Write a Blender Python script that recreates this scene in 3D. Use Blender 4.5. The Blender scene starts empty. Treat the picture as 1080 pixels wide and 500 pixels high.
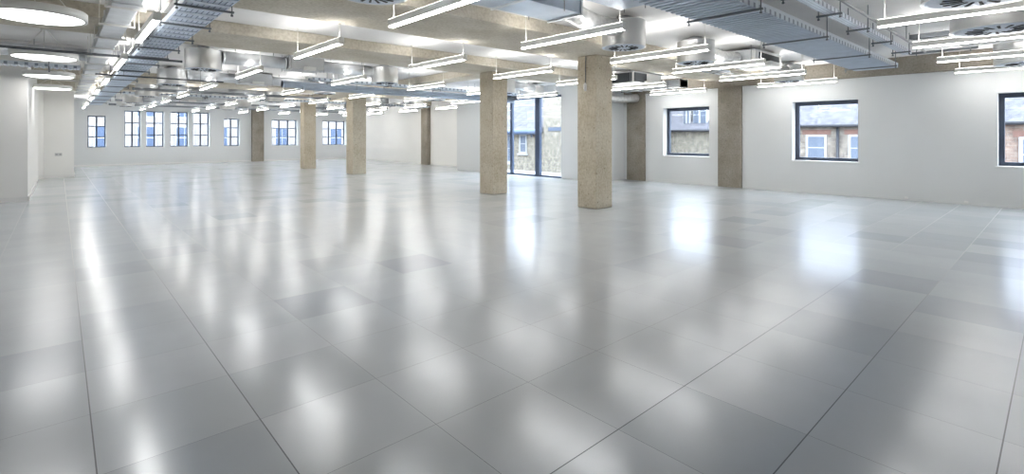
import bpy, math, random
from mathutils import Vector
random.seed(7)
PI = math.pi
sc = bpy.context.scene
COL = sc.collection

# ------------------------------------------------------------------ camera, world, exposure
ALPHA = math.atan(477.5/527.0)
cd = bpy.data.cameras.new('camera'); cam = bpy.data.objects.new('camera', cd); COL.objects.link(cam)
cam.location = (0, 0, 1.35); cam.rotation_euler = (PI/2, 0, -ALPHA)
cd.sensor_width = 36; cd.lens = 36*527/1080; cd.shift_y = (144.5-250)/1080; cd.clip_end = 300; cd.clip_start = .05
sc.camera = cam
w = bpy.data.worlds.new('overcast_sky'); sc.world = w; w.use_nodes = True
bg = w.node_tree.nodes['Background']; bg.inputs[0].default_value = (.80, .89, 1, 1); bg.inputs[1].default_value = 7.5
sc.view_settings.view_transform = 'Standard'; sc.view_settings.look = 'None'
sc.view_settings.gamma = 1; sc.view_settings.use_curve_mapping = False
sc.view_settings.exposure = 1.12
LAMP = 14.0
LAMP_UP = 10.0

# ------------------------------------------------------------------ materials
def newmat(name):
    m = bpy.data.materials.new(name); m.use_nodes = True
    return m, m.node_tree.nodes, m.node_tree.links, m.node_tree.nodes['Principled BSDF']

def flat(name, col, rough=.6, metal=0.0, noise=0.0, scale=6.0, bump=0.0):
    m, n, l, b = newmat(name)
    b.inputs['Roughness'].default_value = rough; b.inputs['Metallic'].default_value = metal
    b.inputs['Base Color'].default_value = (*col, 1)
    if noise or bump:
        tc = n.new('ShaderNodeTexCoord'); nz = n.new('ShaderNodeTexNoise')
        nz.inputs['Scale'].default_value = scale; nz.inputs['Detail'].default_value = 6
        l.new(tc.outputs['Object'], nz.inputs['Vector'])
        if noise:
            cr = n.new('ShaderNodeValToRGB')
            cr.color_ramp.elements[0].position = .3; cr.color_ramp.elements[1].position = .7
            cr.color_ramp.elements[0].color = (*[c*(1-noise) for c in col], 1)
            cr.color_ramp.elements[1].color = (*[min(1, c*(1+noise)) for c in col], 1)
            l.new(nz.outputs['Fac'], cr.inputs[0]); l.new(cr.outputs[0], b.inputs['Base Color'])
        if bump:
            bp = n.new('ShaderNodeBump'); bp.inputs['Strength'].default_value = bump; bp.inputs['Distance'].default_value = .02
            l.new(nz.outputs['Fac'], bp.inputs['Height']); l.new(bp.outputs[0], b.inputs['Normal'])
    return m

def emit(name, col, s):
    m = bpy.data.materials.new(name); m.use_nodes = True
    n = m.node_tree.nodes; n.clear()
    e = n.new('ShaderNodeEmission'); o = n.new('ShaderNodeOutputMaterial')
    e.inputs[0].default_value = (*col, 1); e.inputs[1].default_value = s
    m.node_tree.links.new(e.outputs[0], o.inputs[0]); return m

def concrete(name, c0, c1, c2, pit=.6):
    m, n, l, b = newmat(name)
    b.inputs['Roughness'].default_value = .85
    tc = n.new('ShaderNodeTexCoord')
    n1 = n.new('ShaderNodeTexNoise'); n1.inputs['Scale'].default_value = 1.6; n1.inputs['Detail'].default_value = 8; n1.inputs['Roughness'].default_value = .65
    n2 = n.new('ShaderNodeTexNoise'); n2.inputs['Scale'].default_value = 26; n2.inputs['Detail'].default_value = 4
    v = n.new('ShaderNodeTexVoronoi'); v.inputs['Scale'].default_value = 7
    l.new(tc.outputs['Object'], n1.inputs['Vector']); l.new(tc.outputs['Object'], n2.inputs['Vector']); l.new(tc.outputs['Object'], v.inputs['Vector'])
    cr = n.new('ShaderNodeValToRGB'); e = cr.color_ramp.elements
    e[0].position = .33; e[0].color = (*c0, 1); e[1].position = .68; e[1].color = (*c2, 1)
    k = cr.color_ramp.elements.new(.5); k.color = (*c1, 1)
    l.new(n1.outputs['Fac'], cr.inputs[0])
    c2r = n.new('ShaderNodeValToRGB'); c2r.color_ramp.elements[0].position = .30; c2r.color_ramp.elements[1].position = .62
    c2r.color_ramp.elements[0].color = (.80, .78, .75, 1); c2r.color_ramp.elements[1].color = (1, 1, 1, 1)
    l.new(n2.outputs['Fac'], c2r.inputs[0])
    c3r = n.new('ShaderNodeValToRGB'); c3r.color_ramp.elements[0].position = .07; c3r.color_ramp.elements[1].position = .14
    c3r.color_ramp.elements[0].color = (pit, pit*.96, pit*.9, 1); c3r.color_ramp.elements[1].color = (1, 1, 1, 1)
    l.new(v.outputs['Distance'], c3r.inputs[0])
    a = n.new('ShaderNodeMix'); a.data_type = 'RGBA'; a.blend_type = 'MULTIPLY'; a.inputs[0].default_value = 1
    l.new(cr.outputs[0], a.inputs[6]); l.new(c2r.outputs[0], a.inputs[7])
    d = n.new('ShaderNodeMix'); d.data_type = 'RGBA'; d.blend_type = 'MULTIPLY'; d.inputs[0].default_value = 1
    l.new(a.outputs[2], d.inputs[6]); l.new(c3r.outputs[0], d.inputs[7]); l.new(d.outputs[2], b.inputs['Base Color'])
    bp = n.new('ShaderNodeBump'); bp.inputs['Strength'].default_value = .35; bp.inputs['Distance'].default_value = .01
    l.new(n2.outputs['Fac'], bp.inputs['Height']); l.new(bp.outputs[0], b.inputs['Normal'])
    return m

def M(nt, op, a, b=None, c=None):
    x = nt.nodes.new('ShaderNodeMath'); x.operation = op
    for i, v in enumerate((a, b, c)):
        if v is None: continue
        if isinstance(v, (int, float)): x.inputs[i].default_value = v
        else: nt.links.new(v, x.inputs[i])
    return x.outputs[0]

FL_METAL = .16; FL_ROUGH = .185
def floor_mat():
    m, n, l, b = newmat('raised_floor_panel'); nt = m.node_tree
    g = n.new('ShaderNodeNewGeometry'); sp = n.new('ShaderNodeSeparateXYZ'); l.new(g.outputs['Position'], sp.inputs[0])
    tx = M(nt, 'DIVIDE', M(nt, 'SUBTRACT', sp.outputs[0], .112), .6)
    ty = M(nt, 'DIVIDE', M(nt, 'SUBTRACT', sp.outputs[1], .180), .6)
    ix = M(nt, 'FLOOR', tx); iy = M(nt, 'FLOOR', ty)
    cb = n.new('ShaderNodeCombineXYZ'); l.new(M(nt, 'ADD', ix, 37.0), cb.inputs[0]); l.new(iy, cb.inputs[1])
    wn = n.new('ShaderNodeTexWhiteNoise'); wn.noise_dimensions = '3D'; l.new(cb.outputs[0], wn.inputs['Vector'])
    # distance to nearest joint line
    rx = M(nt, 'ROUND', tx); ry = M(nt, 'ROUND', ty)
    dx = M(nt, 'ABSOLUTE', M(nt, 'SUBTRACT', tx, rx)); dy = M(nt, 'ABSOLUTE', M(nt, 'SUBTRACT', ty, ry))
    # joint width varies from line to line
    def lw(r, c, hw):
        return M(nt, 'MULTIPLY_ADD', M(nt, 'LESS_THAN', M(nt, 'ABSOLUTE', M(nt, 'SUBTRACT', r, c)), hw), .0026, .0020)
    jx = M(nt, 'LESS_THAN', dx, lw(rx, .5, .6)); jy = M(nt, 'LESS_THAN', dy, lw(ry, 1.0, 1.1))
    j = M(nt, 'MAXIMUM', jx, jy)
    # thin pale arris beside each joint
    hx = M(nt, 'LESS_THAN', dx, .009); hy = M(nt, 'LESS_THAN', dy, .009); h = M(nt, 'MAXIMUM', hx, hy)
    cr = n.new('ShaderNodeValToRGB'); e = cr.color_ramp.elements
    e[0].position = 0; e[0].color = (.49, .525, .56, 1); e[1].position = 1; e[1].color = (.60, .63, .665, 1)
    k = e.new(.06); k.color = (.53, .565, .60, 1); k = e.new(.2); k.color = (.565, .60, .635, 1)
    l.new(wn.outputs['Value'], cr.inputs[0])
    nz = n.new('ShaderNodeTexNoise'); nz.inputs['Scale'].default_value = 2.5; nz.inputs['Detail'].default_value = 5
    l.new(g.outputs['Position'], nz.inputs['Vector'])
    mul = n.new('ShaderNodeMix'); mul.data_type = 'RGBA'; mul.blend_type = 'MULTIPLY'; mul.inputs[0].default_value = 1
    gr = n.new('ShaderNodeValToRGB'); gr.color_ramp.elements[0].color = (.88, .88, .88, 1); gr.color_ramp.elements[1].color = (1.0, 1.0, 1.0, 1)
    l.new(nz.outputs['Fac'], gr.inputs[0]); l.new(cr.outputs[0], mul.inputs[6]); l.new(gr.outputs[0], mul.inputs[7])
    m1 = n.new('ShaderNodeMix'); m1.data_type = 'RGBA'; l.new(M(nt, 'MULTIPLY', h, .06), m1.inputs[0]); l.new(mul.outputs[2], m1.inputs[6]); m1.inputs[7].default_value = (.8, .8, .8, 1)
    m2 = n.new('ShaderNodeMix'); m2.data_type = 'RGBA'; l.new(j, m2.inputs[0]); l.new(m1.outputs[2], m2.inputs[6]); m2.inputs[7].default_value = (.09, .10, .11, 1)
    l.new(m2.outputs[2], b.inputs['Base Color'])
    b.inputs['Metallic'].default_value = FL_METAL
    b.inputs['Specular IOR Level'].default_value = .5
    r = M(nt, 'MULTIPLY_ADD', wn.outputs['Value'], .02, FL_ROUGH)
    r = M(nt, 'MULTIPLY_ADD', j, .1, r)
    l.new(r, b.inputs['Roughness'])
    # every panel sits at a very slightly different tilt, and bows a little
    wv = n.new('ShaderNodeVectorMath'); wv.operation = 'SUBTRACT'; l.new(wn.outputs['Color'], wv.inputs[0]); wv.inputs[1].default_value = (.5, .5, .5)
    ws = n.new('ShaderNodeVectorMath'); ws.operation = 'MULTIPLY'; l.new(wv.outputs[0], ws.inputs[0]); ws.inputs[1].default_value = (.0018, .0018, 0)
    wa = n.new('ShaderNodeVectorMath'); wa.operation = 'ADD'; l.new(g.outputs['Normal'], wa.inputs[0]); l.new(ws.outputs[0], wa.inputs[1])
    wN = n.new('ShaderNodeVectorMath'); wN.operation = 'NORMALIZE'; l.new(wa.outputs[0], wN.inputs[0]); l.new(wN.outputs[0], b.inputs['Normal'])
    return m


def brick_mat(name, a, bcol, mortar, scale=1.0):
    m, n, l, b = newmat(name); b.inputs['Roughness'].default_value = .9
    tc = n.new('ShaderNodeTexCoord'); sp = n.new('ShaderNodeSeparateXYZ'); l.new(tc.outputs['Object'], sp.inputs[0])
    cb = n.new('ShaderNodeCombineXYZ')
    l.new(M(m.node_tree, 'ADD', sp.outputs[0], sp.outputs[1]), cb.inputs[0]); l.new(sp.outputs[2], cb.inputs[1])
    t = n.new('ShaderNodeTexBrick'); t.inputs['Scale'].default_value = 1
    t.inputs['Bias'].default_value = -.1; t.inputs['Brick Width'].default_value = .225*scale; t.inputs['Row Height'].default_value = .075*scale; t.inputs['Mortar Size'].default_value = .008
    t.inputs['Color1'].default_value = (*a, 1); t.inputs['Color2'].default_value = (*bcol, 1); t.inputs['Mortar'].default_value = (*mortar, 1)
    l.new(cb.outputs[0], t.inputs['Vector'])
    nz = n.new('ShaderNodeTexNoise'); nz.inputs['Scale'].default_value = 4.5; nz.inputs['Detail'].default_value = 5; nz.inputs['Roughness'].default_value = .7; l.new(tc.outputs['Object'], nz.inputs['Vector'])
    cr = n.new('ShaderNodeValToRGB'); cr.color_ramp.elements[0].position = .38; cr.color_ramp.elements[1].position = .62
    cr.color_ramp.elements[0].color = (.62, .60, .60, 1); cr.color_ramp.elements[1].color = (1.25, 1.22, 1.18, 1)
    l.new(nz.outputs['Fac'], cr.inputs[0])
    mx = n.new('ShaderNodeMix'); mx.data_type = 'RGBA'; mx.blend_type = 'MULTIPLY'; mx.inputs[0].default_value = 1
    l.new(t.outputs['Color'], mx.inputs[6]); l.new(cr.outputs[0], mx.inputs[7]); l.new(mx.outputs[2], b.inputs['Base Color'])
    return m

def slot_mat(name, col, dark, metal=.7, rough=.35, per=.05, axis=(1, 1), frac=.45, width=.018):
    """galvanised sheet with rows of punched slots"""
    m, n, l, b = newmat(name); nt = m.node_tree
    tc = n.new('ShaderNodeTexCoord'); sp = n.new('ShaderNodeSeparateXYZ'); l.new(tc.outputs['Object'], sp.inputs[0])
    a = sp.outputs[axis[0]]; c = sp.outputs[axis[1]]
    fa = M(nt, 'FRACT', M(nt, 'DIVIDE', a, per)); fc = M(nt, 'FRACT', M(nt, 'DIVIDE', c, width*2))
    s = M(nt, 'MULTIPLY', M(nt, 'LESS_THAN', fa, frac), M(nt, 'LESS_THAN', fc, .5))
    mx = n.new('ShaderNodeMix'); mx.data_type = 'RGBA'; l.new(s, mx.inputs[0])
    mx.inputs[6].default_value = (*col, 1); mx.inputs[7].default_value = (*dark, 1)
    l.new(mx.outputs[2], b.inputs['Base Color'])
    b.inputs['Metallic'].default_value = metal; b.inputs['Roughness'].default_value = rough
    return m

def glass_mat():
    m = bpy.data.materials.new('window_glass'); m.use_nodes = True
    n = m.node_tree.nodes; l = m.node_tree.links; n.clear()
    o = n.new('ShaderNodeOutputMaterial'); t = n.new('ShaderNodeBsdfTransparent'); g = n.new('ShaderNodeBsdfGlossy')
    t.inputs[0].default_value = (.95, .97, .98, 1); g.inputs['Roughness'].default_value = .02
    ge = n.new('ShaderNodeNewGeometry'); dt = n.new('ShaderNodeVectorMath'); dt.operation = 'DOT_PRODUCT'
    l.new(ge.outputs['Normal'], dt.inputs[0]); l.new(ge.outputs['Incoming'], dt.inputs[1])
    nt = m.node_tree; c_ = M(nt, 'SUBTRACT', 1.0, M(nt, 'ABSOLUTE', dt.outputs['Value']))
    fr = M(nt, 'MULTIPLY_ADD', M(nt, 'POWER', c_, 5), .95, .03)
    mx = n.new('ShaderNodeMixShader'); l.new(fr, mx.inputs[0]); l.new(t.outputs[0], mx.inputs[1]); l.new(g.outputs[0], mx.inputs[2])
    l.new(mx.outputs[0], o.inputs[0]); return m

def slate_mat():
    m = brick_mat('roof_slate', (.062, .063, .078), (.080, .081, .096), (.048, .048, .06), 1.3); return m

m_floor = floor_mat()
m_wall = flat('white_wall_paint', (.83, .83, .81), .75, noise=.01, scale=1.2)
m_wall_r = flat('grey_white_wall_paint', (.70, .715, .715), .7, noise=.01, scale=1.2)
m_ceil = flat('white_soffit_paint', (.86, .85, .835), .8, noise=.03, scale=1.5, bump=.1)
m_skirt = flat('skirting_paint', (.78, .78, .765), .5)
m_col = concrete('column_concrete', (.49, .43, .325), (.56, .505, .40), (.61, .565, .47), .6)
m_beam = concrete('beam_concrete', (.56, .51, .41), (.63, .585, .49), (.69, .65, .57), .85)
m_pil = concrete('pilaster_concrete', (.23, .205, .165), (.30, .27, .225), (.35, .32, .275), .7)
m_galv = flat('galvanised_steel', (.66, .68, .70), .34, .75, noise=.10, scale=5)
m_galv_b = flat('daylight_tinted_steel', (.60, .67, .76), .42, .35, noise=.08, scale=4)  # blue of reflected daylight put into the steel's base colour
m_drum = flat('spun_steel', (.70, .70, .69), .30, .8, noise=.05, scale=3)
m_flex = flat('foil_flexible_duct', (.74, .74, .73), .28, .7, noise=.15, scale=14, bump=.6)
m_box = flat('painted_steel_casing', (.56, .57, .575), .5, .2, noise=.03)
m_boxw = flat('white_steel_casing', (.78, .78, .75), .5, .1, noise=.02)
m_dark = flat('dark_opening', (.04, .045, .05), .7)
m_strut = flat('dark_strut_steel', (.22, .24, .26), .5, .6)
m_rod = flat('threaded_rod_steel', (.35, .36, .37), .45, .6)
m_lampbody = flat('white_lamp_body', (.85, .85, .82), .4)
m_wire = flat('white_suspension_wire', (.82, .81, .76), .5)
m_diff = emit('lamp_diffuser', (1, .98, .955), LAMP)
m_diffu = emit('lamp_uplight', (1, .98, .955), LAMP_UP)
m_disc = emit('disc_diffuser', (1, .98, .955), 3.5)
m_frame = flat('dark_blue_grey_aluminium', (.052, .066, .098), .45, .3)
m_frameb = flat('blue_powder_coated_steel', (.055, .08, .135), .45, .2)
m_cable = flat('blue_grey_cable', (.30, .37, .47), .5)
m_gutter = flat('dark_gutter', (.012, .013, .018), .7)
m_pipe = flat('dark_pipe', (.10, .11, .12), .45, .4)
m_insul = flat('pale_blue_pipe_jacket', (.50, .57, .66), .4, .4, noise=.05)
m_perf_x = slot_mat('perforated_tray_sheet_along_x', (.70, .76, .84), (.30, .34, .40), metal=.35, axis=(0, 1))  # tray sheets carry the same painted daylight blue
m_perf_side = slot_mat('perforated_tray_side', (.74, .80, .86), (.30, .35, .42), metal=.3, axis=(0, 2), per=.14, frac=.35, width=.05)
m_perf_y = slot_mat('perforated_tray_sheet_along_y', (.66, .74, .86), (.36, .43, .54), metal=.25, axis=(1, 0), per=.30, frac=.93, width=.009)
m_traylite = flat('daylight_tinted_zinc_mesh', (.66, .74, .86), .4, .25, noise=.08, scale=3)  # daylight blue and floor bounce painted into the tray colour
m_glass = glass_mat()
m_brick_c = brick_mat('stock_brick', (0.138, 0.125, 0.098), (0.156, 0.143, 0.118), (0.161, 0.156, 0.148), 1.7)
m_brick_r = brick_mat('red_brick', (0.112, 0.074, 0.058), (0.134, 0.098, 0.081), (0.152, 0.141, 0.130), 1.7)
m_brick_m = brick_mat('mottled_brick', (0.112, 0.096, 0.081), (0.148, 0.130, 0.112), (0.156, 0.148, 0.138), 1.7)
m_redb = flat('red_lintel_brick', (0.112, 0.060, 0.047), .9, noise=.15, scale=8)
m_slate = slate_mat()
m_render = flat('pale_render', (0.151, 0.139, 0.135), .9, noise=.05, scale=1)
m_white = flat('white_joinery', (.80, .80, .79), .5)
m_whitex = flat('dimmed_white_joinery', (0.223, 0.223, 0.226), .6)  # outdoor white, darkened in the colour to offset the strong sky
m_pane = flat('reflecting_window_pane', (.055, .07, .10), .6, 0)
m_pane_b = flat('blue_window_pane', (.022, .04, .08), .6, 0)
m_ground = flat('asphalt', (.25, .25, .25), .9)

# ------------------------------------------------------------------ mesh helpers
class MB:
    def __init__(s): s.v = []; s.f = []; s.sm = []
    def box(s, x0, x1, y0, y1, z0, z1):
        k = len(s.v)
        s.v += [(x, y, z) for z in (z0, z1) for x, y in ((x0, y0), (x1, y0), (x1, y1), (x0, y1))]
        s.f += [(k, k+3, k+2, k+1), (k+4, k+5, k+6, k+7), (k, k+1, k+5, k+4), (k+1, k+2, k+6, k+5), (k+2, k+3, k+7, k+6), (k+3, k, k+4, k+7)]
        s.sm += [False]*6; return s
    def prism(s, pts, z0, z1):
        k = len(s.v); n = len(pts)
        s.v += [(x, y, z0) for x, y in pts]+[(x, y, z1) for x, y in pts]
        s.f += [tuple(k+i for i in reversed(range(n))), tuple(k+n+i for i in range(n))]
        s.f += [(k+i, k+(i+1) % n, k+n+(i+1) % n, k+n+i) for i in range(n)]
        s.sm += [False]*(n+2); return s
    def lathe(s, prof, cx=0, cy=0, n=36):
        """prof: (r, z) list revolved about z"""
        k = len(s.v); m = len(prof)
        for r, z in prof:
            for i in range(n):
                a = 2*PI*i/n; s.v.append((cx+r*math.cos(a), cy+r*math.sin(a), z))
        for j in range(m-1):
            for i in range(n):
                a = k+j*n+i; b = k+j*n+(i+1) % n
                s.f.append((a, b, b+n, a+n)); s.sm.append(True)
        if prof[0][0] > 1e-6: s.f.append(tuple(k+i for i in reversed(range(n)))); s.sm.append(False)
        if prof[-1][0] > 1e-6: s.f.append(tuple(k+(m-1)*n+i for i in range(n))); s.sm.append(False)
        return s
    def tube(s, pts, r, n=12, caps=True):
        """r is a number or one radius per point"""
        P = [Vector(p) for p in pts]; k = len(s.v); m = len(P)
        R = [r]*m if isinstance(r, (int, float)) else r
        up = None
        for i, p in enumerate(P):
            t = (P[min(i+1, m-1)]-P[max(i-1, 0)]).normalized()
            if up is None: up = Vector((0, 0, 1)) if abs(t.z) < .9 else Vector((1, 0, 0))
            a = t.cross(up).normalized(); b = a.cross(t).normalized(); up = b
            for j in range(n):
                q = 2*PI*j/n; s.v.append(tuple(p+R[i]*(math.cos(q)*a+math.sin(q)*b)))
        for i in range(m-1):
            for j in range(n):
                a = k+i*n+j; b = k+i*n+(j+1) % n
                s.f.append((a, b, b+n, a+n)); s.sm.append(True)
        if caps:
            s.f.append(tuple(k+j for j in reversed(range(n)))); s.sm.append(False)
            s.f.append(tuple(k+(m-1)*n+j for j in range(n))); s.sm.append(False)
        return s
    def build(s, name, mat, parent=None, bevel=0, **kw):
        me = bpy.data.meshes.new(name); me.from_pydata(s.v, [], s.f); me.update()
        for p, q in zip(me.polygons, s.sm): p.use_smooth = q
        import bmesh
        bm = bmesh.new(); bm.from_mesh(me); bmesh.ops.recalc_face_normals(bm, faces=bm.faces); bm.to_mesh(me); bm.free()
        me.materials.append(mat)
        o = bpy.data.objects.new(name, me); COL.objects.link(o)
        if parent: o.parent = parent
        if bevel:
            b = o.modifiers.new('bevel', 'BEVEL'); b.width = bevel; b.segments = 2; b.limit_method = 'ANGLE'
        for a, v in kw.items(): o[a] = v
        return o
def box(*a): return MB().box(*a)
def tag(o, label, cat, group=None):
    o['label'] = label; o['category'] = cat
    if group: o['group'] = group
    return o
def thing(name, label, cat, loc=(0, 0, 0), group=None):
    o = bpy.data.objects.new(name, None); COL.objects.link(o); o.location = loc; o.empty_display_size = .1
    return tag(o, label, cat, group)
def dup(src, loc, label, group=None):
    r = src.copy(); COL.objects.link(r); r.location = loc; r['label'] = label
    if group: r['group'] = group
    for ch in list(src.children):
        c = ch.copy(); COL.objects.link(c); c.parent = r
        for g in list(ch.children):
            d = g.copy(); COL.objects.link(d); d.parent = c
    return r
def struct(name, mb, mat, parent=None, bevel=0):
    o = mb.build(name, mat, parent, bevel)
    if not parent: o['kind'] = 'structure'
    return o
ORD = ['first', 'second', 'third', 'fourth', 'fifth', 'sixth', 'seventh', 'eighth', 'ninth', 'tenth']

# ------------------------------------------------------------------ room shell
ZC = 3.07; ZW = 2.69; XR = 13.4; YB = 30.0; XL = -3.2; YN = -3.5; XBAY = 12.12
struct('floor', box(XL-.3, XR+.4, YN-.3, YB+.4, -.15, 0), m_floor)
c = MB(); c.box(XL-.3, XBAY+.3, YN-.3, YB+.4, ZC, ZC+.25); c.box(XBAY+.3, XR+.4, YN-.3, 9.75, ZC, ZC+.25); c.box(XBAY+.3, XR+.4, 16.45, YB+.4, ZC, ZC+.25)
struct('ceiling', c, m_ceil)
struct('wall_left', box(XL-.3, XL, YN, YB, 0, ZC), m_wall)
struct('wall_near', box(XL-.3, XR+.4, YN-.3, YN, 0, ZC), m_wall)

def wall_x(name, X0, X1, Y0, Y1, z1, holes, mat):
    """wall in a plane of constant X, holes = (y0, y1, z0, z1)"""
    mb = MB(); y = Y0
    for a, b, zl, zh in sorted(holes):
        if a > y: mb.box(X0, X1, y, a, 0, z1)
        if zl > 0: mb.box(X0, X1, a, b, 0, zl)
        if zh < z1: mb.box(X0, X1, a, b, zh, z1)
        y = b
    if y < Y1: mb.box(X0, X1, y, Y1, 0, z1)
    return struct(name, mb, mat)
RW = [(-.48, .85, .79, 2.20), (3.12, 4.49, .78, 2.21), (6.62, 8.04, .80, 2.21)]
wall_x('wall_right', XR, XR+.4, YN, 9.45, ZW, RW, m_wall_r)
wall_x('wall_right', XR, XR+.4, 16.75, YB, ZC, [], m_wall)
bw = MB(); bw.box(XBAY, XBAY+.3, 9.45, 10.99, 0, ZC); bw.box(XBAY, XBAY+.3, 14.1, 16.75, 0, ZC); bw.box(XBAY, XBAY+.3, 10.99, 14.1, 2.74, ZC)
bw.box(XBAY+.3, XR+.4, 9.45, 9.75, 0, ZC); bw.box(XBAY+.3, XR+.4, 16.45, 16.75, 0, ZC)
struct('wall_bay', bw, m_wall_r)
# back wall
BW = [(.96, 1.62, .86, 2.34), (2.30, 2.93, .86, 2.62), (3.13, 3.87, .86, 2.62), (4.12, 4.90, .86, 2.62), (5.10, 5.84, .86, 2.62),
      (6.50, 7.27, .86, 2.34), (8.89, 10.33, .86, 2.34), (11.77, 13.25, .86, 2.34)]
mb = MB(); x = XL-.3
for a, b, zl, zh in BW:
    mb.box(x, a, YB, YB+.4, 0, ZC); mb.box(a, b, YB, YB+.4, 0, zl); mb.box(a, b, YB, YB+.4, zh, ZC); x = b
mb.box(x, XR+.4, YB, YB+.4, 0, ZC)
struct('wall_back', mb, m_wall_r)
# stepped blocks on the left
struct('wall_core', box(XL, -.49, 14.63, 19.8, 0, ZC), m_wall)
struct('wall_core', box(XL, -.49, 19.8, 21.6, 0, ZC), m_wall)
struct('wall_core', MB().prism([(XL, 21.6), (-.54, 21.6), (-.38, 22.4), (.37, 22.4), (.42, 30), (XL, 30)], 0, ZC), m_wall)
# skirtings
s = MB(); s.box(XL, -.475, 14.612, 14.63, 0, .10); s.box(-.49, -.472, 14.612, 19.8, 0, .10)
struct('baseboard_core', s, m_skirt)
s = MB(); s.prism([(-.54, 21.58), (-.37, 22.382), (.388, 22.382), (.438, 30), (.42, 30), (.37, 22.4), (-.38, 22.4), (-.54, 21.6)], 0, .10)
struct('baseboard_core', s, m_skirt)
struct('baseboard_back', box(.44, 7.8, YB-.015, YB, 0, .08), m_skirt)
struct('baseboard_back', box(8.45, XR, YB-.015, YB, 0, .08), m_skirt)
struct('baseboard_right', box(XR-.012, XR, 16.75, YB-.02, 0, .07), m_skirt)

# windows of the right wall
for i, (a, b, zl, zh) in enumerate(RW):
    root = bpy.data.objects.new('window_%d' % (i+1), None); COL.objects.link(root); root.location = (XR+.21, a, zl); root['kind'] = 'structure'
    W = b-a; H = zh-zl; f = MB(); t = .075
    f.box(0, .07, 0, W, 0, t); f.box(0, .07, 0, W, H-t-.015, H); f.box(0, .07, 0, .055, t, H-t-.015); f.box(0, .07, W-.085, W, t, H-t-.015)
    f.build('window_frame', m_frame, root, .004)
    g = MB(); g.box(.03, .036, .055, W-.085, t, H-t-.015); g.build('window_pane', m_glass, root)
    h = MB(); h.box(-.03, 0, .02, .035, .12, .2); h.box(-.04, -.028, .015, .04, .14, .3); h.build('window_handle', m_rod, root)
    sl = MB(); sl.box(-.222, 0, -.03, W+.03, -.028, -.004); sl.build('window_sill', m_white, root, .003)
# windows of the back wall
for i, (a, b, zl, zh) in enumerate(BW):
    root = bpy.data.objects.new('window_%d' % (i+4), None); COL.objects.link(root); root.location = (a, YB+.31, zl); root['kind'] = 'structure'
    W = b-a; H = zh-zl; f = MB(); t = .045
    f.box(0, W, 0, .06, 0, t); f.box(0, W, 0, .06, H-t, H); f.box(0, t, 0, .06, t, H-t); f.box(W-t, W, 0, .06, t, H-t)
    f.build('window_frame', m_frame, root)
    nx = 3 if W > 1 else 2
    bar = MB()
    for k in range(1, nx): bar.box(W*k/nx-.03, W*k/nx+.03, .005, .055, t, H-t)
    for k in (1, 2):
        for q in range(nx): bar.box(W*q/nx+.03, W*(q+1)/nx-.03, .005, .055, H*k/3-.022, H*k/3+.022)
    bar.build('glazing_bar', m_frame, root)
    MB().box(t, W-t, .027, .033, t, H-t).build('window_pane', m_glass, root)
    MB().box(-.02, W+.02, -.33, 0, -.03, -.004).build('window_sill', m_white, root)
# full-height glazing of the bay
root = bpy.data.objects.new('window_12', None); COL.objects.link(root); root.location = (XBAY+.05, 10.99, 0); root['kind'] = 'structure'
f = MB(); f.box(0, .08, 0, .05, 0, 2.74); f.box(0, .08, 3.06, 3.11, 0, 2.74); f.box(0, .08, .05, 3.06, 0, .05); f.box(0, .08, .05, 3.06, 2.68, 2.74)
f.box(0, .08, 2.42, 2.54, .05, 2.68)
f.build('window_frame', m_frameb, root)
MB().box(-.02, .10, 1.03, 1.24, .05, 2.68).build('mullion', m_frameb, root, .004)
MB().box(.035, .043, .05, 1.03, .05, 2.68).build('window_pane', m_glass, root)
MB().box(.035, .043, 1.24, 2.42, .05, 2.68).build('window_pane', m_glass, root)
MB().box(.035, .043, 2.54, 3.06, .05, 2.68).build('window_pane', m_glass, root)

# ------------------------------------------------------------------ columns, pilasters, beams
def column(x0, x1, y0, y1, z1, label, mat=m_col, group=None):
    o = MB().box(x0-(x0+x1)/2, x1-(x0+x1)/2, y0-(y0+y1)/2, y1-(y0+y1)/2, 0, z1)
    o = o.build('concrete_column', mat, None, .018); o.location = ((x0+x1)/2, (y0+y1)/2, 0)
    return tag(o, label, 'column', group)
c1 = column(7.41, 7.90, 5.84, 6.30, 2.89, 'bare concrete column nearest the camera, widest of the free-standing ones', group='free-standing concrete columns')
column(7.51, 7.97, 8.96, 9.45, 2.89, 'bare concrete column left of the tall glazing, second nearest', group='free-standing concrete columns')
column(7.84, 8.36, 17.2, 17.76, 2.89, 'third concrete column from the camera, hiding the far corner of the room', group='free-standing concrete columns')
column(7.66, 8.17, 21.55, 22.0, 2.89, 'farthest free-standing concrete column, between two far windows', group='free-standing concrete columns')
def pilaster(x0, x1, y0, y1, z1, label):
    o = MB().box(x0, x1, y0, y1, 0, z1).build('concrete_pilaster', m_pil, None, .008); return tag(o, label, 'pilaster', 'concrete pilasters in the walls')
pilaster(XR-.05, XR, 5.71, 6.35, ZW, 'grey-brown concrete pilaster between the two right-hand windows')
pilaster(XR-.05, XR, 8.65, 9.31, ZW, 'grey-brown concrete pilaster beside the white bay return, right of the nearest column')
pilaster(XR-.2, XR, 20.7, 21.25, 2.89, 'narrow dark concrete pilaster on the far white side wall')
pilaster(7.82, 8.41, YB-.25, YB, 2.89, 'dark grey concrete pilaster on the back wall between windows')

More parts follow.
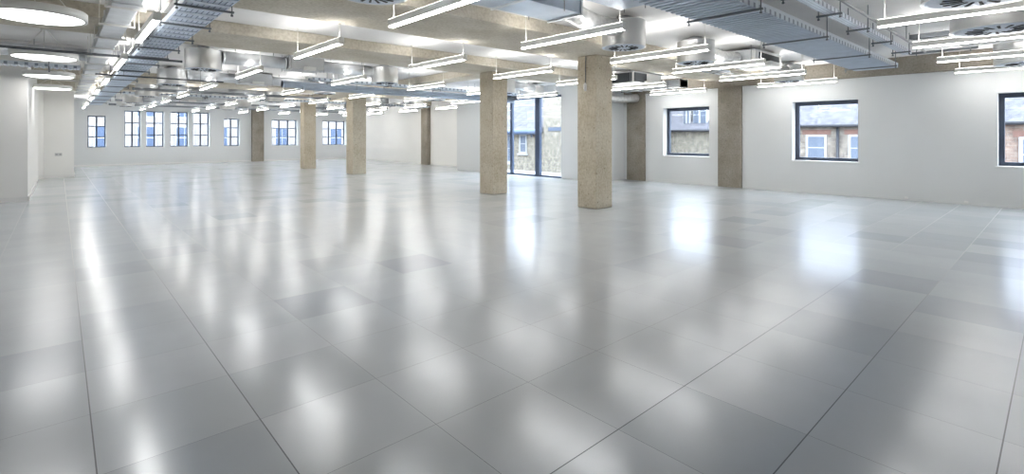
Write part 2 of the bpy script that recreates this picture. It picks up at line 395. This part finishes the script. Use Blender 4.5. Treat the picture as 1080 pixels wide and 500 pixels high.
def beam(x0, x1, y0, y1, z0, z1, label, mat=m_beam):
    o = MB().box(x0, x1, y0, y1, z0, z1).build('concrete_beam', mat, None, .012); return tag(o, label, 'beam', 'concrete ceiling beams')
BEAMS = [(5.16, 6.63), (8.37, 9.74), (16.5, 17.95), (20.6, 22.1)]
bl = ['wide concrete ceiling beam resting on the nearest column', 'wide concrete ceiling beam resting on the second nearest column',
      'concrete ceiling beam over the third column from the camera', 'farthest concrete ceiling beam, over the farthest column']
for (a, b), t in zip(BEAMS, bl):
    beam(XL, XR if b < 9.5 or a > 16.8 else (XBAY if b < 16 else XR-.0), a, b, 2.89, ZC, t)
beam(7.62, 8.25, 9.74, 16.5, 2.89, ZC, 'concrete beam running away from the second column along the room')
beam(7.62, 8.25, 17.95, 20.6, 2.89, ZC, 'short concrete beam linking the two farthest cross beams')
# exposed edge beam over the right wall
e = MB(); e.box(XR-.02, XR+.4, YN, 9.45, ZW, ZC); o = e.build('edge_beam', m_pil, None, .01)
tag(o, 'rough brown concrete edge beam on top of the right-hand window wall', 'beam')
# white bulkhead at the left
o = MB().box(XL, .36, 12.45, 12.95, 2.86, ZC).build('ceiling_bulkhead', m_ceil, None, .01); tag(o, 'white painted bulkhead crossing above the left round lamps', 'bulkhead')

# ------------------------------------------------------------------ services
def ceil_at(y, x=0):
    for a, b in BEAMS:
        if a-.02 < y < b+.02: return 2.89
    if 7.6 < x < 8.27 and 9.7 < y < 20.7: return 2.89
    return ZC

# linear pendants --------------------------------------------------
LL = 1.70; ZL = 2.595
def light_meshes():
    h = MB()   # profile: side walls with a lens below and an uplight slot on top
    w_, t = .036, .088
    h.box(-w_, w_, 0, LL, .004, .078)
    housing = h.build('lamp_housing', m_lampbody)
    d = MB().box(-.026, .026, .004, LL-.004, -.008, .004).build('diffuser', m_diff)
    u = MB().box(-w_+.002, w_-.002, .004, LL-.004, .078, .0798).build('uplight', m_diffu)
    e = MB().box(-w_-.002, w_+.002, -.006, 0, -.012, t-.004).build('end_cap', m_lampbody)
    e2 = MB().box(-w_-.002, w_+.002, LL, LL+.006, -.012, t-.004).build('end_cap', m_lampbody)
    wire = MB().tube([(0, 0, 0), (0, 0, 1)], .004, 6).build('suspension_wire', m_wire)
    return housing, d, u, e, e2, wire
protoL = light_meshes()
XCOLS = [12.9, 10.85, 8.86, 6.88, 4.83, 2.78, .77]
YROWS = [1.41, 5.10, 8.15, 11.70, 15.30, 18.75, 22.0, 25.4, 28.6]
first = True
def add_light(x, ytop, label):
    y0 = ytop-LL
    r = thing('linear_pendant_light', label, 'ceiling light', (x, y0, ZL), 'linear pendant lights')
    for k, p in enumerate(protoL[:5]):
        c_ = p.copy(); COL.objects.link(c_); c_.parent = r; c_.location = (0, 0, 0)
    for yy in (.06, LL-.06):
        c_ = protoL[5].copy(); COL.objects.link(c_); c_.parent = r; c_.location = (0, yy, .088)
        c_.scale = (1, 1, ceil_at(y0+yy, x)-ZL-.088)
for ri, yt in enumerate(YROWS):
    for ci, x in enumerate(XCOLS):
        if ri == 0 and x < 6: continue            # behind or above the frame
        if x > 12 and 10 < yt < 17.5: continue     # the bay stands there
        if ri == 8 and x < 1: pass
        if ci == 0 and yt > 17.5: x = 12.45
        add_light(x, yt, 'white linear pendant light, %s row from camera, %s line from window wall' % (ORD[ri], ORD[ci]))
for p in protoL: bpy.data.objects.remove(p)

# round pendants ----------------------------------------------------
rn = ['nearest and largest looking white round disc pendant lamp at the left', 'second white round disc pendant lamp at the left, behind the nearest',
      'third white round disc pendant lamp, beside the left wall corner', 'farthest white round disc pendant lamp, against the far left block']
for i, (x, y) in enumerate([(-.173, 7.24), (-.17, 10.85), (-.155, 14.15), (-.15, 17.7)]):
    R = .41
    r = thing('round_pendant_light', rn[i], 'ceiling light', (x, y, 2.60), 'round disc pendant lamps')
    MB().lathe([(R-.012, .006), (R, .0), (R, .085), (R-.01, .095), (R*.5, .10), (0, .10)], n=56).build('lamp_shade', m_lampbody, r)
    MB().lathe([(0, .0), (R-.05, .0), (R-.03, .006), (R-.014, .02)], n=56).build('diffuser', m_disc, r)
    zc = ceil_at(y)-2.60
    for k in range(3):
        a = 2*PI*k/3+.5
        MB().tube([(R*.8*math.cos(a), R*.8*math.sin(a), .095), (.03*math.cos(a), .03*math.sin(a), zc-.02)], .005, 6).build('suspension_wire', m_wire, r)
    MB().lathe([(.05, zc-.03), (.055, zc), (0, zc)], n=20).build('ceiling_rose', m_lampbody, r)

# swirl diffuser drums -------------------------------------------------
def drum_proto(R, h):
    r = thing('swirl_diffuser', '', 'air diffuser', (0, 0, 0), 'drum-shaped air diffusers')
    MB().lathe([(R*.86, .004), (R, .0), (R, .012), (R*.985, .02), (R*.985, h-.03), (R, h-.02), (R, h-.008), (R*.97, h), (0, h)], n=48).build('drum', m_drum, r)
    MB().lathe([(0, -.004), (R*.35, -.004), (R*.86, 0), (R*.99, .003)], n=48).build('face_plate', m_galv_b, r)
    MB().lathe([(.10, h), (.10, h+.075)], n=20).build('neck', m_galv, r)
    v = MB()
    for k in range(16):
        a = 2*PI*k/16; ca, sa = math.cos(a), math.sin(a)
        r0, r1 = R*.30, R*.66; wd = R*.034; off = R*.05
        pts = []
        for rr, ww in ((r0, -wd*.7), (r1, -wd), (r1, wd), (r0, wd*.7)):
            pts.append((rr*ca-(ww+off)*sa, rr*sa+(ww+off)*ca))
        v.prism(pts, -.009, .001)
    v.build('vane_slot', m_dark, r)
    return r
dpS = drum_proto(.31, .37); dpB = drum_proto(.44, .37)
DR = []
def drum(x, y, z, label, proto=None): DR.append((x, y, z, label, proto))
drum(6.25, .50, 2.62, 'large drum air diffuser cut by the top edge at the right', dpB)
drum(8.25, .52, 2.62, 'large drum air diffuser at the right edge behind the long white lamp', dpB)
drum(12.2, .40, 2.60, 'large drum air diffuser nearest the right wall and right edge', dpB)
drum(2.10, 4.18, 2.62, 'drum air diffuser cut by the top edge, left of centre')
drum(5.96, 4.21, 2.62, 'round drum air diffuser above the nearest column')
drum(8.10, 4.24, 2.62, 'round drum air diffuser right of the nearest column')
drum(12.42, 4.23, 2.62, 'drum air diffuser before the window wall above the middle right window')
drum(2.02, 10.9, 2.62, 'bright round steel drum diffuser at the left, beside the cable tray')
drum(5.72, 10.8, 2.62, 'steel drum diffuser left of the second nearest column')
drum(9.60, 10.9, 2.62, 'steel drum diffuser hidden behind the second nearest column')
drum(11.3, 11.4, 2.62, 'steel drum diffuser at the tall glazing')
rows = [14.6, 19.3, 23.4, 26.15]
rl = ['fourth', 'fifth', 'sixth', 'farthest']
for yy, t in zip(rows, rl):
    drum(2.04, yy, 2.62, 'steel drum diffuser at the left of the %s service row' % t)
    drum(5.80, yy, 2.62, 'steel drum diffuser left of the column line in the %s service row' % t)
    drum(9.70, yy, 2.62, 'steel drum diffuser right of the column line in the %s service row' % t)
    if yy != 14.6: drum(11.75, yy, 2.62, 'steel drum diffuser nearest the side wall in the %s service row' % t)
used = set()
for x, y, z, lab, pr in DR:
    pr = pr or dpS
    if pr not in used: pr.location = (x, y, z); pr['label'] = lab; used.add(pr)
    else: dup(pr, (x, y, z), lab)

# round duct ----------------------------------------------------------
def round_duct(p0, p1, r, label, mat=m_galv, bands=1.0, flex=False, name='round_duct', hang=True, group='round ventilation ducts'):
    P0 = Vector(p0); P1 = Vector(p1); d = P1-P0; L = d.length
    t = thing(name, label, 'duct', p0, group)
    if flex:
        n = int(L/.035); pts = []; R = []
        for k in range(n+1):
            f_ = k/n; pts.append(tuple(d*f_+Vector((0, 0, -.05*math.sin(PI*f_)))))
            R.append(r*(1.0 if k % 2 else .90))
        MB().tube(pts, R, 18).build('duct_body', m_flex, t)
        return t
    MB().tube([(0, 0, 0), tuple(d)], r, 24).build('duct_body', mat, t)
    nb = max(1, int(L/bands)); u = d.normalized()
    for k in range(nb+1):
        q = u*min(L-.03, max(.0, L*k/nb)); MB().tube([tuple(q), tuple(q+u*.03)], r*1.05, 24).build('joint_band', mat, t)
    if hang:
        for f_ in (.2, .8):
            q = d*f_; zc = ceil_at(P0.y+q.y, P0.x+q.x)-P0.z
            MB().tube([(q.x, q.y, q.z+r), (q.x, q.y, zc)], .006, 6).build('hanger_rod', m_rod, t)
    return t

def fcu(x0, x1, y0, y1, z0, z1, label, mat=m_box, grille='-y'):
    t = thing('fan_coil_unit', label, 'fan coil unit', ((x0+x1)/2, (y0+y1)/2, z0), 'fan coil units')
    w_, d_, h_ = (x1-x0)/2, (y1-y0)/2, z1-z0
    MB().box(-w_, w_, -d_, d_, 0, h_).build('casing', mat, t, .006)
    g = MB()
    if grille == 'left': g.box(-w_*.95, -w_*.1, -d_-.012, -d_, .02, h_-.03); g.box(-w_-.02, -w_-.004, -d_*.9, d_*.9, .02, h_-.03)
    else: g.box(-w_*.75, w_*.75, -d_-.012, -d_, h_*.2, h_*.8)
    g.build('access_grille', m_dark if grille in ('dark', 'left') else m_box, t)
    f_ = MB(); f_.box(-w_-.012, w_+.012, -d_-.004, d_+.004, h_-.02, h_-.005); f_.box(-w_-.004, -w_, -d_*.8, d_*.8, .03, h_-.03); f_.box(w_, w_+.004, -d_*.8, d_*.8, .03, h_-.03)
    f_.build('flange', m_galv, t)
    for sx in (-1, 1):
        for sy in (-1, 1):
            x_, y_ = sx*(w_+.02), sy*d_*.8
            zc = ceil_at((y0+y1)/2+y_, (x0+x1)/2+x_)
            MB().tube([(x_, y_, -.03), (x_, y_, zc-z0)], .006, 6).build('hanger_rod', m_rod, t)
    MB().box(-w_*.3, w_*.4, -d_-.10, -d_-.02, -.03, .05).build('valve_set', m_boxw, t, .005)
    return t

# service rows: FCU with a duct to a drum each side
def service_row(y, xa, xf0, xf1, xb, lab):
    fcu(xf0, xf1, y-.28, y+.28, 2.76, 3.03, 'grey fan coil unit '+lab)
    round_duct((xa+.30, y, 2.885), (xf0-.02, y, 2.885), .125, 'silver round duct left of the fan coil unit '+lab)
    round_duct((xf1+.02, y, 2.885), (xb-.30, y, 2.885), .125, 'silver round duct right of the fan coil unit '+lab)
service_row(10.88, 2.02, 3.51, 4.19, 5.72, 'between the beams at left centre')
service_row(14.6, 2.04, 3.5, 4.25, 5.80, 'in the fourth service row')
for yy, t in zip(rows[1:], rl[1:]):
    service_row(yy, 2.04, 3.5, 4.25, 5.80, 'in the %s service row, left half' % t)
    service_row(yy, 9.70, 10.25, 10.95, 11.75, 'in the %s service row, right half' % t)
round_duct((9.9, 10.9, 2.885), (11.02, 11.2, 2.885), .12, 'silver duct behind the second nearest column')

# near row: rectangular supply duct and flexible connection to the drum above the nearest column
t = thing('rectangular_duct', 'pale blue rectangular duct above the long central lamp, top centre', 'duct', (2.6, 3.70, 2.76))
MB().box(0, 1.85, 0, .50, 0, .22).build('duct_body', m_galv_b, t, .004)
for xx in (.0, .9, 1.8): MB().box(xx, xx+.03, -.02, .52, -.02, .24).build('joint_flange', m_galv, t)
MB().box(.3, 1.3, -.010, 0, .13, .17).build('slot', m_dark, t)
for xx in (.4, 1.5):
    for yy in (-.03, .53): MB().tube([(xx, yy, -.03), (xx, yy, ZC-2.76)], .006, 6).build('hanger_rod', m_rod, t)
round_duct((4.47, 3.95, 2.86), (5.70, 4.12, 2.86), .12, 'shiny crinkled flexible duct joining the drum above the nearest column', flex=True, name='flexible_duct', group='flexible foil ducts')
fcu(3.35, 4.66, 2.99, 3.33, 2.77, 3.0, 'dark blue-grey boxed unit at the top edge above the central lamp', m_galv_b)
round_duct((8.42, 4.24, 2.86), (9.56, 4.2, 2.86), .12, 'shiny crinkled flexible duct right of the drum by the window wall lamps', flex=True, name='flexible_duct', group='flexible foil ducts')
fcu(9.6, 10.9, 3.85, 4.55, 2.76, 3.0, 'white fan coil unit hung in front of the middle right window', m_boxw, 'dark')
round_duct((11.0, 4.2, 2.84), (12.13, 4.23, 2.84), .12, 'shiny crinkled flexible duct feeding the drum at the window wall', flex=True, name='flexible_duct', group='flexible foil ducts')
fcu(9.25, 10.4, .20, 1.05, 2.74, 3.02, 'grey fan coil unit with dark slot at the upper right corner', m_box, 'dark')
t = thing('slot_diffuser', 'long dark slot diffuser hung between the upper right lamps', 'air diffuser', (8.95, .62, 2.74))
MB().box(0, .12, 0, .85, .0, .06).build('casing', m_pipe, t, .003); MB().box(.02, .10, .03, .82, -.004, .0).build('slot', m_dark, t)
for yy in (.1, .75): MB().tube([(.06, yy, .06), (.06, yy, ZC-2.74)], .006, 6).build('hanger_rod', m_rod, t)
fcu(10.6, 11.9, 7.2, 7.9, 2.72, 3.0, 'white fan coil unit with dark grille right of the nearest column', m_boxw, 'left')
t = thing('support_strut', 'dark steel strut hung over the lamps at the far upper right', 'strut', (11.9, 1.0, 2.90))
MB().box(-.02, .02, 0, .95, 0, .04).build('strut_channel', m_strut, t)
for yy in (.1, .85): MB().tube([(0, yy, -.04), (0, yy, .17)], .008, 6).build('hanger_rod', m_strut, t)
# valve rack near the window wall
t = thing('pipe_valve_rack', 'small steel rack of valves and pipes beside the fan coil unit by the window wall', 'valve rack', (9.5, 4.9, 2.70))
r_ = MB(); r_.box(0, 1.22, -.15, -.12, 0, .02); r_.box(0, 1.22, .12, .15, 0, .02)
for k in range(5): r_.box(.0+k*.297, .03+k*.297, -.15, .15, 0, .02)
r_.build('rack_frame', m_galv, t)
for k in range(3):
    v = MB(); v.tube([(.05, -.08+.08*k, .06), (1.2, -.08+.08*k, .06)], .018, 10); v.build('pipe', m_insul, t)
    v = MB(); v.box(.25+.3*k, .35+.3*k, -.12+.08*k, -.04+.08*k, .03, .13); v.tube([(.3+.3*k, -.08+.08*k, .12), (.3+.3*k, -.08+.08*k, .18)], .03, 10); v.build('valve', m_strut, t)
for xx in (.02, 1.2):
    MB().tube([(xx, 0, .02), (xx, 0, (2.89 if 4.9 > 5.14 else ZC)-2.70)], .006, 6).build('hanger_rod', m_rod, t)

# duct hugging the window wall
t = thing('rectangular_duct', 'galvanised duct along the window wall above the second window', 'duct', (12.33, 6.9, 2.70))
MB().box(0, .40, 0, 2.2, 0, .20).build('duct_body', m_galv, t, .004)
for k in range(4): MB().box(-.02, .42, k*.72, k*.72+.03, -.02, .22).build('joint_flange', m_galv, t)
for yy in (.35, 1.85):
    for xx in (-.03, .43): MB().tube([(xx, yy, -.03), (xx, yy, (ceil_at(6.9+yy))-2.70)], .006, 6).build('hanger_rod', m_rod, t)
    MB().box(-.05, .45, yy-.02, yy+.02, -.04, -.02).build('support_bar', m_strut, t)
round_duct((11.75, 9.05, 2.56), (13.33, 8.95, 2.56), .13, 'sagging silver flexible duct ending above the pilaster right of the nearest column', flex=True, name='flexible_duct', group='flexible foil ducts')

# long pale pipes
round_duct((4.2, 13.35, 2.70), (11.6, 13.35, 2.70), .085, 'long pale blue round duct crossing behind the second column', m_insul, 1.2)
round_duct((4.6, 13.05, 2.60), (11.9, 13.05, 2.60), .045, 'thin pale blue pipe running below the long blue duct', m_insul, 2.4, name='service_pipe', group='service pipes')
round_duct((XL+.05, 10.38, 2.67), (1.60, 10.38, 2.67), .020, 'thin dark pipe crossing before the second round lamp at the left', m_pipe, 1.1, name='service_pipe', group='service pipes')
round_duct((.55, 13.45, 2.655), (2.9, 13.45, 2.655), .016, 'thin dark pipe below the drum diffusers at the left', m_pipe, 1.0, name='service_pipe', group='service pipes')
round_duct((3.4, 1.58, 2.80), (10.9, 1.58, 2.80), .016, 'thin grey conduit beside the small tray at the upper right', m_rod, 1.0, name='service_pipe', group='service pipes')
round_duct((11.3, 12.85, 2.74), (11.75, 12.85, 2.74), .11, 'short black duct end beside the second nearest column', m_pipe, name='duct_end', group='round ventilation ducts')
round_duct((XL+.05, 12.1, 2.86), (.38, 12.1, 2.86), .11, 'grey round duct above the second round lamp at the left', m_galv, .9)
for k, (yy, zz, x0, x1) in enumerate([(18.5, 2.78, 1.6, 7.55), (24.6, 2.78, 1.6, 12.0), (28.0, 2.78, 1.6, 12.5)]):
    round_duct((x0, yy, zz), (x1, yy, zz), .04, 'thin steel pipe crossing the ceiling in the far zone, %s of three' % ['nearest', 'middle', 'farthest'][k], m_strut, 2.0, name='service_pipe', group='service pipes')

# left rectangular duct running along the room
t = thing('rectangular_duct', 'bright rectangular duct running away along the left side of the ceiling', 'duct', (.41, 4.2, 2.75))
MB().box(0, .24, 0, 17.5, 0, .13).build('duct_body', m_galv, t, .004)
for k in range(15): MB().box(-.012, .252, k*1.2, k*1.2+.025, -.012, .138).build('joint_flange', m_galv, t)
for k in range(16):
    yy = .35+k*1.1
    MB().box(-.06, .30, yy-.012, yy+.012, -.035, -.014).build('support_bar', m_boxw, t)
    for xx in (-.05, .29): MB().tube([(xx, yy, -.04), (xx, yy, ceil_at(4.2+yy)-2.75)], .005, 6).build('hanger_rod', m_wire, t)

# cable trays ---------------------------------------------------------
def tray(ax, a0, a1, b0, b1, z, h, label, bars, base_mat, side_mat, ribs=0, cables=0, overhang=.07, rodmat=None, wires=0):
    """ax 'x': runs along X from a0 to a1, spans Y b0..b1"""
    org = (a0, b0, z) if ax == 'x' else (b0, a0, z)
    t = thing('cable_tray', label, 'cable tray', org, 'cable trays')
    L = a1-a0; W = b1-b0
    def B(mb, l0, l1, w0, w1, z0, z1):
        return mb.box(l0, l1, w0, w1, z0, z1) if ax == 'x' else mb.box(w0, w1, l0, l1, z0, z1)
    B(MB(), 0, L, .002, W-.002, 0, .004).build('tray_base', base_mat, t)
    for w0 in (0, W-.004):
        s_ = MB(); B(s_, 0, L, w0, w0+.004, 0, h)
        B(s_, 0, L, (w0 if w0 == 0 else w0-.014), (w0+.018 if w0 == 0 else w0+.004), h, h+.004)
        s_.build('side_rail', side_mat, t)
    if ribs:
        r_ = MB(); n = int(L/ribs)
        for k in range(n): B(r_, k*ribs, k*ribs+ribs*.35, .01, W-.01, -.012, 0)
        r_.build('base_rib', m_galv_b, t)
    if wires:
        for k in range(wires):
            w_ = W*(k+.5)/wires; q = MB()
            q.tube([(0, w_, -.006), (L, w_, -.006)] if ax == 'x' else [(w_, 0, -.006), (w_, L, -.006)], .0045, 6); q.build('base_wire', m_cable, t)
    if cables:
        for k in range(cables):
            w_ = W*(k+.5)/cables; pts = []
            for q in range(int(L/1.2)+1):
                l_ = min(L, q*1.2); dw = w_+random.uniform(-.012, .012)
                pts.append((l_, dw, .018) if ax == 'x' else (dw, l_, .018))
            MB().tube(pts, .012, 8).build('cable', m_cable, t)
    for l_ in bars:
        b_ = MB(); B(b_, l_-.013, l_+.013, -overhang, W+overhang, -.03, -.009); b_.build('support_bar', m_strut, t)
        for w_ in (-overhang+.02, W+overhang-.02):
            P = (l_, w_) if ax == 'x' else (w_, l_)
            gx, gy = org[0]+P[0], org[1]+P[1]
            q = MB(); q.tube([(P[0], P[1], -.06), (P[0], P[1], ceil_at(gy, gx)-z)], .006, 6); q.tube([(P[0], P[1], -.065), (P[0], P[1], -.045)], .014, 6)
            q.build('threaded_rod', rodmat or m_strut, t)
    return t
tray('x', 2.4, 12.1, 2.16, 2.86, 2.70, .085, 'wide ribbed steel cable tray crossing the upper right towards the window wall', [.84, 3.0, 5.16, 7.32, 9.2], m_galv_b, m_perf_side, .10, 0)
tray('x', 3.2, 10.9, 1.76, 1.88, 2.78, .05, 'small perforated cable tray at the upper right beside the wide one', [1.2, 2.3, 3.4, 4.6, 5.9, 7.2], m_perf_x, m_perf_side, 0, 0)
tray('y', 3.6, 28.5, .96, 1.38, 2.76, .06, 'blue-grey cable tray running the length of the room on the left', [.4+1.12*k for k in range(8)]+[9.6+2.2*k for k in range(7)], m_traylite, m_galv_b, .3, 6, wires=8)
tray('x', XL+.05, .32, 13.25, 13.6, 2.72, .06, 'perforated cable tray crossing just before the near white block at the left', [.6, 1.8, 3.0], m_perf_x, m_perf_side, .1, 0)
tray('x', 4.6, 12.0, 12.35, 12.65, 2.76, .05, 'cable tray crossing the middle of the room before the long blue duct', [.5+1.6*k for k in range(5)], m_perf_x, m_perf_side, .1, 0)
tray('x', 1.5, 12.9, 19.95, 20.25, 2.74, .05, 'far cable tray crossing before the farthest beam', [.5+1.8*k for k in range(6)], m_perf_x, m_perf_side, .1, 0)
# conduits beside the left tray
round_duct((.88, 4.0, 2.80), (.88, 28.4, 2.80), .013, 'thin white conduit between the left tray and the lamp line', m_wire, 1.5, name='service_pipe', group='service pipes')

# small fittings --------------------------------------------------------
t = thing('wall_socket', 'grey double wall socket on the far left white block', 'socket', (-.02, 22.4, .72))
MB().box(-.09, .09, -.012, 0, 0, .10).build('socket_plate', m_box, t, .002); s = MB(); s.box(-.07, -.02, -.015, -.011, .03, .07); s.box(.02, .07, -.015, -.011, .03, .07); s.build('socket_outlet', m_rod, t)
t = thing('cable_stub', 'white wrapped cable end hanging on the face of the nearest column', 'cable', (7.41, 6.08, 2.22))
MB().tube([(-.018, 0, .14), (-.02, .005, .4), (-.014, 0, .66)], .008, 8).build('cable', m_strut, t)
MB().tube([(-.03, -.01, 0), (-.035, 0, .05), (-.03, .005, .12), (-.018, .01, .16)], [.018, .032, .03, .012], 12).build('cable_wrap', m_white, t)
for i, (yy) in enumerate((2.25, 1.3)):
    o = MB().box(XR-.035, XR-.012, yy-.03, yy+.03, .03, .075).build('skirting_cable_outlet', m_white, None, .004)
    tag(o, 'small white cable outlet at the foot of the window wall, %s' % ('left one' if i == 0 else 'right one'), 'outlet', 'skirting cable outlets')

# ------------------------------------------------------------------ outside
struct('ground', box(-40, 70, -40, 90, -8.2, -8), m_ground)
def house(name, label, x, y0, y1, eaves, mat, wins, roof=True, red=False, depth=8, rise=4.0, pipe=None):
    t = thing(name, label, 'building', (x, y0, -8))
    W = y1-y0; E = eaves+8
    MB().box(0, depth, 0, W, 0, E).build('wall', mat, t)
    if roof:
        r_ = MB(); k = len(r_.v)
        r_.v += [(-.25, 0, E), (-.25, W, E), (depth/2, W, E+rise), (depth/2, 0, E+rise), (depth, 0, E), (depth, W, E), (-.25, 0, E-.08), (-.25, W, E-.08), (depth, 0, E-.08), (depth, W, E-.08)]
        r_.f += [(0, 3, 2, 1), (3, 4, 5, 2), (0, 1, 7, 6), (0, 6, 8, 4, 3), (1, 2, 5, 9, 7), (4, 8, 9, 5), (6, 7, 9, 8)]; r_.sm += [False]*7
        r_.build('roof', m_slate, t)
        g = MB().tube([(-.30, 0, E-.06), (-.30, W, E-.06)], .07 if pipe is None else .15, 10); g.build('gutter', m_gutter if pipe is None else pipe, t)
    for a, b, z0, z1 in wins:
        f_ = MB(); w_ = .09
        a -= y0; b -= y0; z0 += 8; z1 += 8
        f_.box(-.04, .0, a, b, z0, z0+w_); f_.box(-.04, .0, a, b, z1-w_, z1); f_.box(-.04, .0, a, a+w_, z0+w_, z1-w_); f_.box(-.04, .0, b-w_, b, z0+w_, z1-w_)
        f_.box(-.035, 0, a+w_, b-w_, (z0+z1)/2-.02, (z0+z1)/2+.02)
        wf = f_.build('window', m_whitex, t)
        MB().box(-.02, -.002, a+w_, b-w_, z0+w_, z1-w_).build('pane', m_pane, wf)
        MB().box(-.10, 0, a-.08, b+.08, z0-.10, z0).build('window_ledge', m_whitex if not red else m_whitex, t)
        if red: MB().box(-.02, 0, a-.15, b+.15, z1, z1+.22).build('lintel', m_redb, t)
    return t
hA = house('terraced_house', 'red brick house with slate roof outside the rightmost window', 25, -9, 3.2, 1.9, m_brick_r, [(-.2, 1.05, .1, 1.35), (-4, -3, .1, 1.35)], red=True)
hB = house('terraced_house', 'mottled brick house with slate roof and red lintels outside the middle right window', 25, 3.2, 10, 1.9, m_brick_m, [(6.98, 7.81, .30, 1.45), (5.2, 6.17, .30, 1.45)], red=True)
MB().tube([(-.1, 3.35, 3), (-.1, 3.35, 9.9)], .06, 8).build('drainpipe', m_gutter, hB)
MB().tube([(1.0, 3.35, 9.9+1.0), (3.7, 3.35, 13.6)], .06, 8).build('roof_flashing', m_gutter, hB)
hC = house('terraced_house', 'pale stock brick building with slate roof outside the window right of the nearest column', 25, 10, 17.5, 1.75, m_brick_c, [])
for a, b in ((2.5, 3.3), (3.45, 3.85)):
    d_ = MB().box(.1, 1.6, a, b, 9.95, 10.95).build('dormer', m_whitex, hC)
    for k in (0, 1): MB().box(.08, .1, a+.08+k*(b-a)/2, a+(b-a)/2-.04+k*(b-a)/2, 10.08, 10.85).build('pane', m_pane, d_)
hD = house('brick_house', 'pale brick house with slate roof outside the tall glazing, left half', 19, 18.5, 27, 1.69, m_brick_c, [(19.74, 20.34, .45, 1.50), (20.8, 21.4, -.1, 1.5)], pipe=m_frameb)
dp = MB(); dp.tube([(-.1, .30, 6.5), (-.1, .30, 10.3)], .09, 10); dp.tube([(-.1, .75, 9.35), (-.28, .75, 9.66)], .05, 8); dp.build('drainpipe', m_frameb, hD)
t = thing('brick_extension', 'tall pale brick wall with dark lintel outside the tall glazing, right half', 'building', (19, 14.2, -8))
MB().box(0, 5, 0, 4.3, 0, 14).build('wall', m_brick_c, t); MB().box(-.04, 0, 2.8, 3.9, 9.66, 9.86).build('lintel', m_frame, t)
# pale building beyond the back wall
t = thing('office_building', 'pale rendered building with blue windows beyond the back wall', 'building', (-8, 41, -8))
MB().box(0, 36, 0, 6, 0, 17).build('wall', m_render, t)
for k in range(15):
    for q in (0, 1, 2):
        x0 = 1.0+k*2.15; z0 = 6.35+q*2.15
        f_ = MB(); f_.box(x0, x0+1.1, -.05, 0, z0, z0+1.6); wf = f_.build('window', m_whitex, t)
        pn = MB()
        for u in (0, 1):
            for vv in (0, 1): pn.box(x0+.08+u*.49, x0+.53+u*.49, -.06, -.05, z0+.08+vv*.75, z0+.77+vv*.75)
        pn.build('pane', m_pane_b, wf)
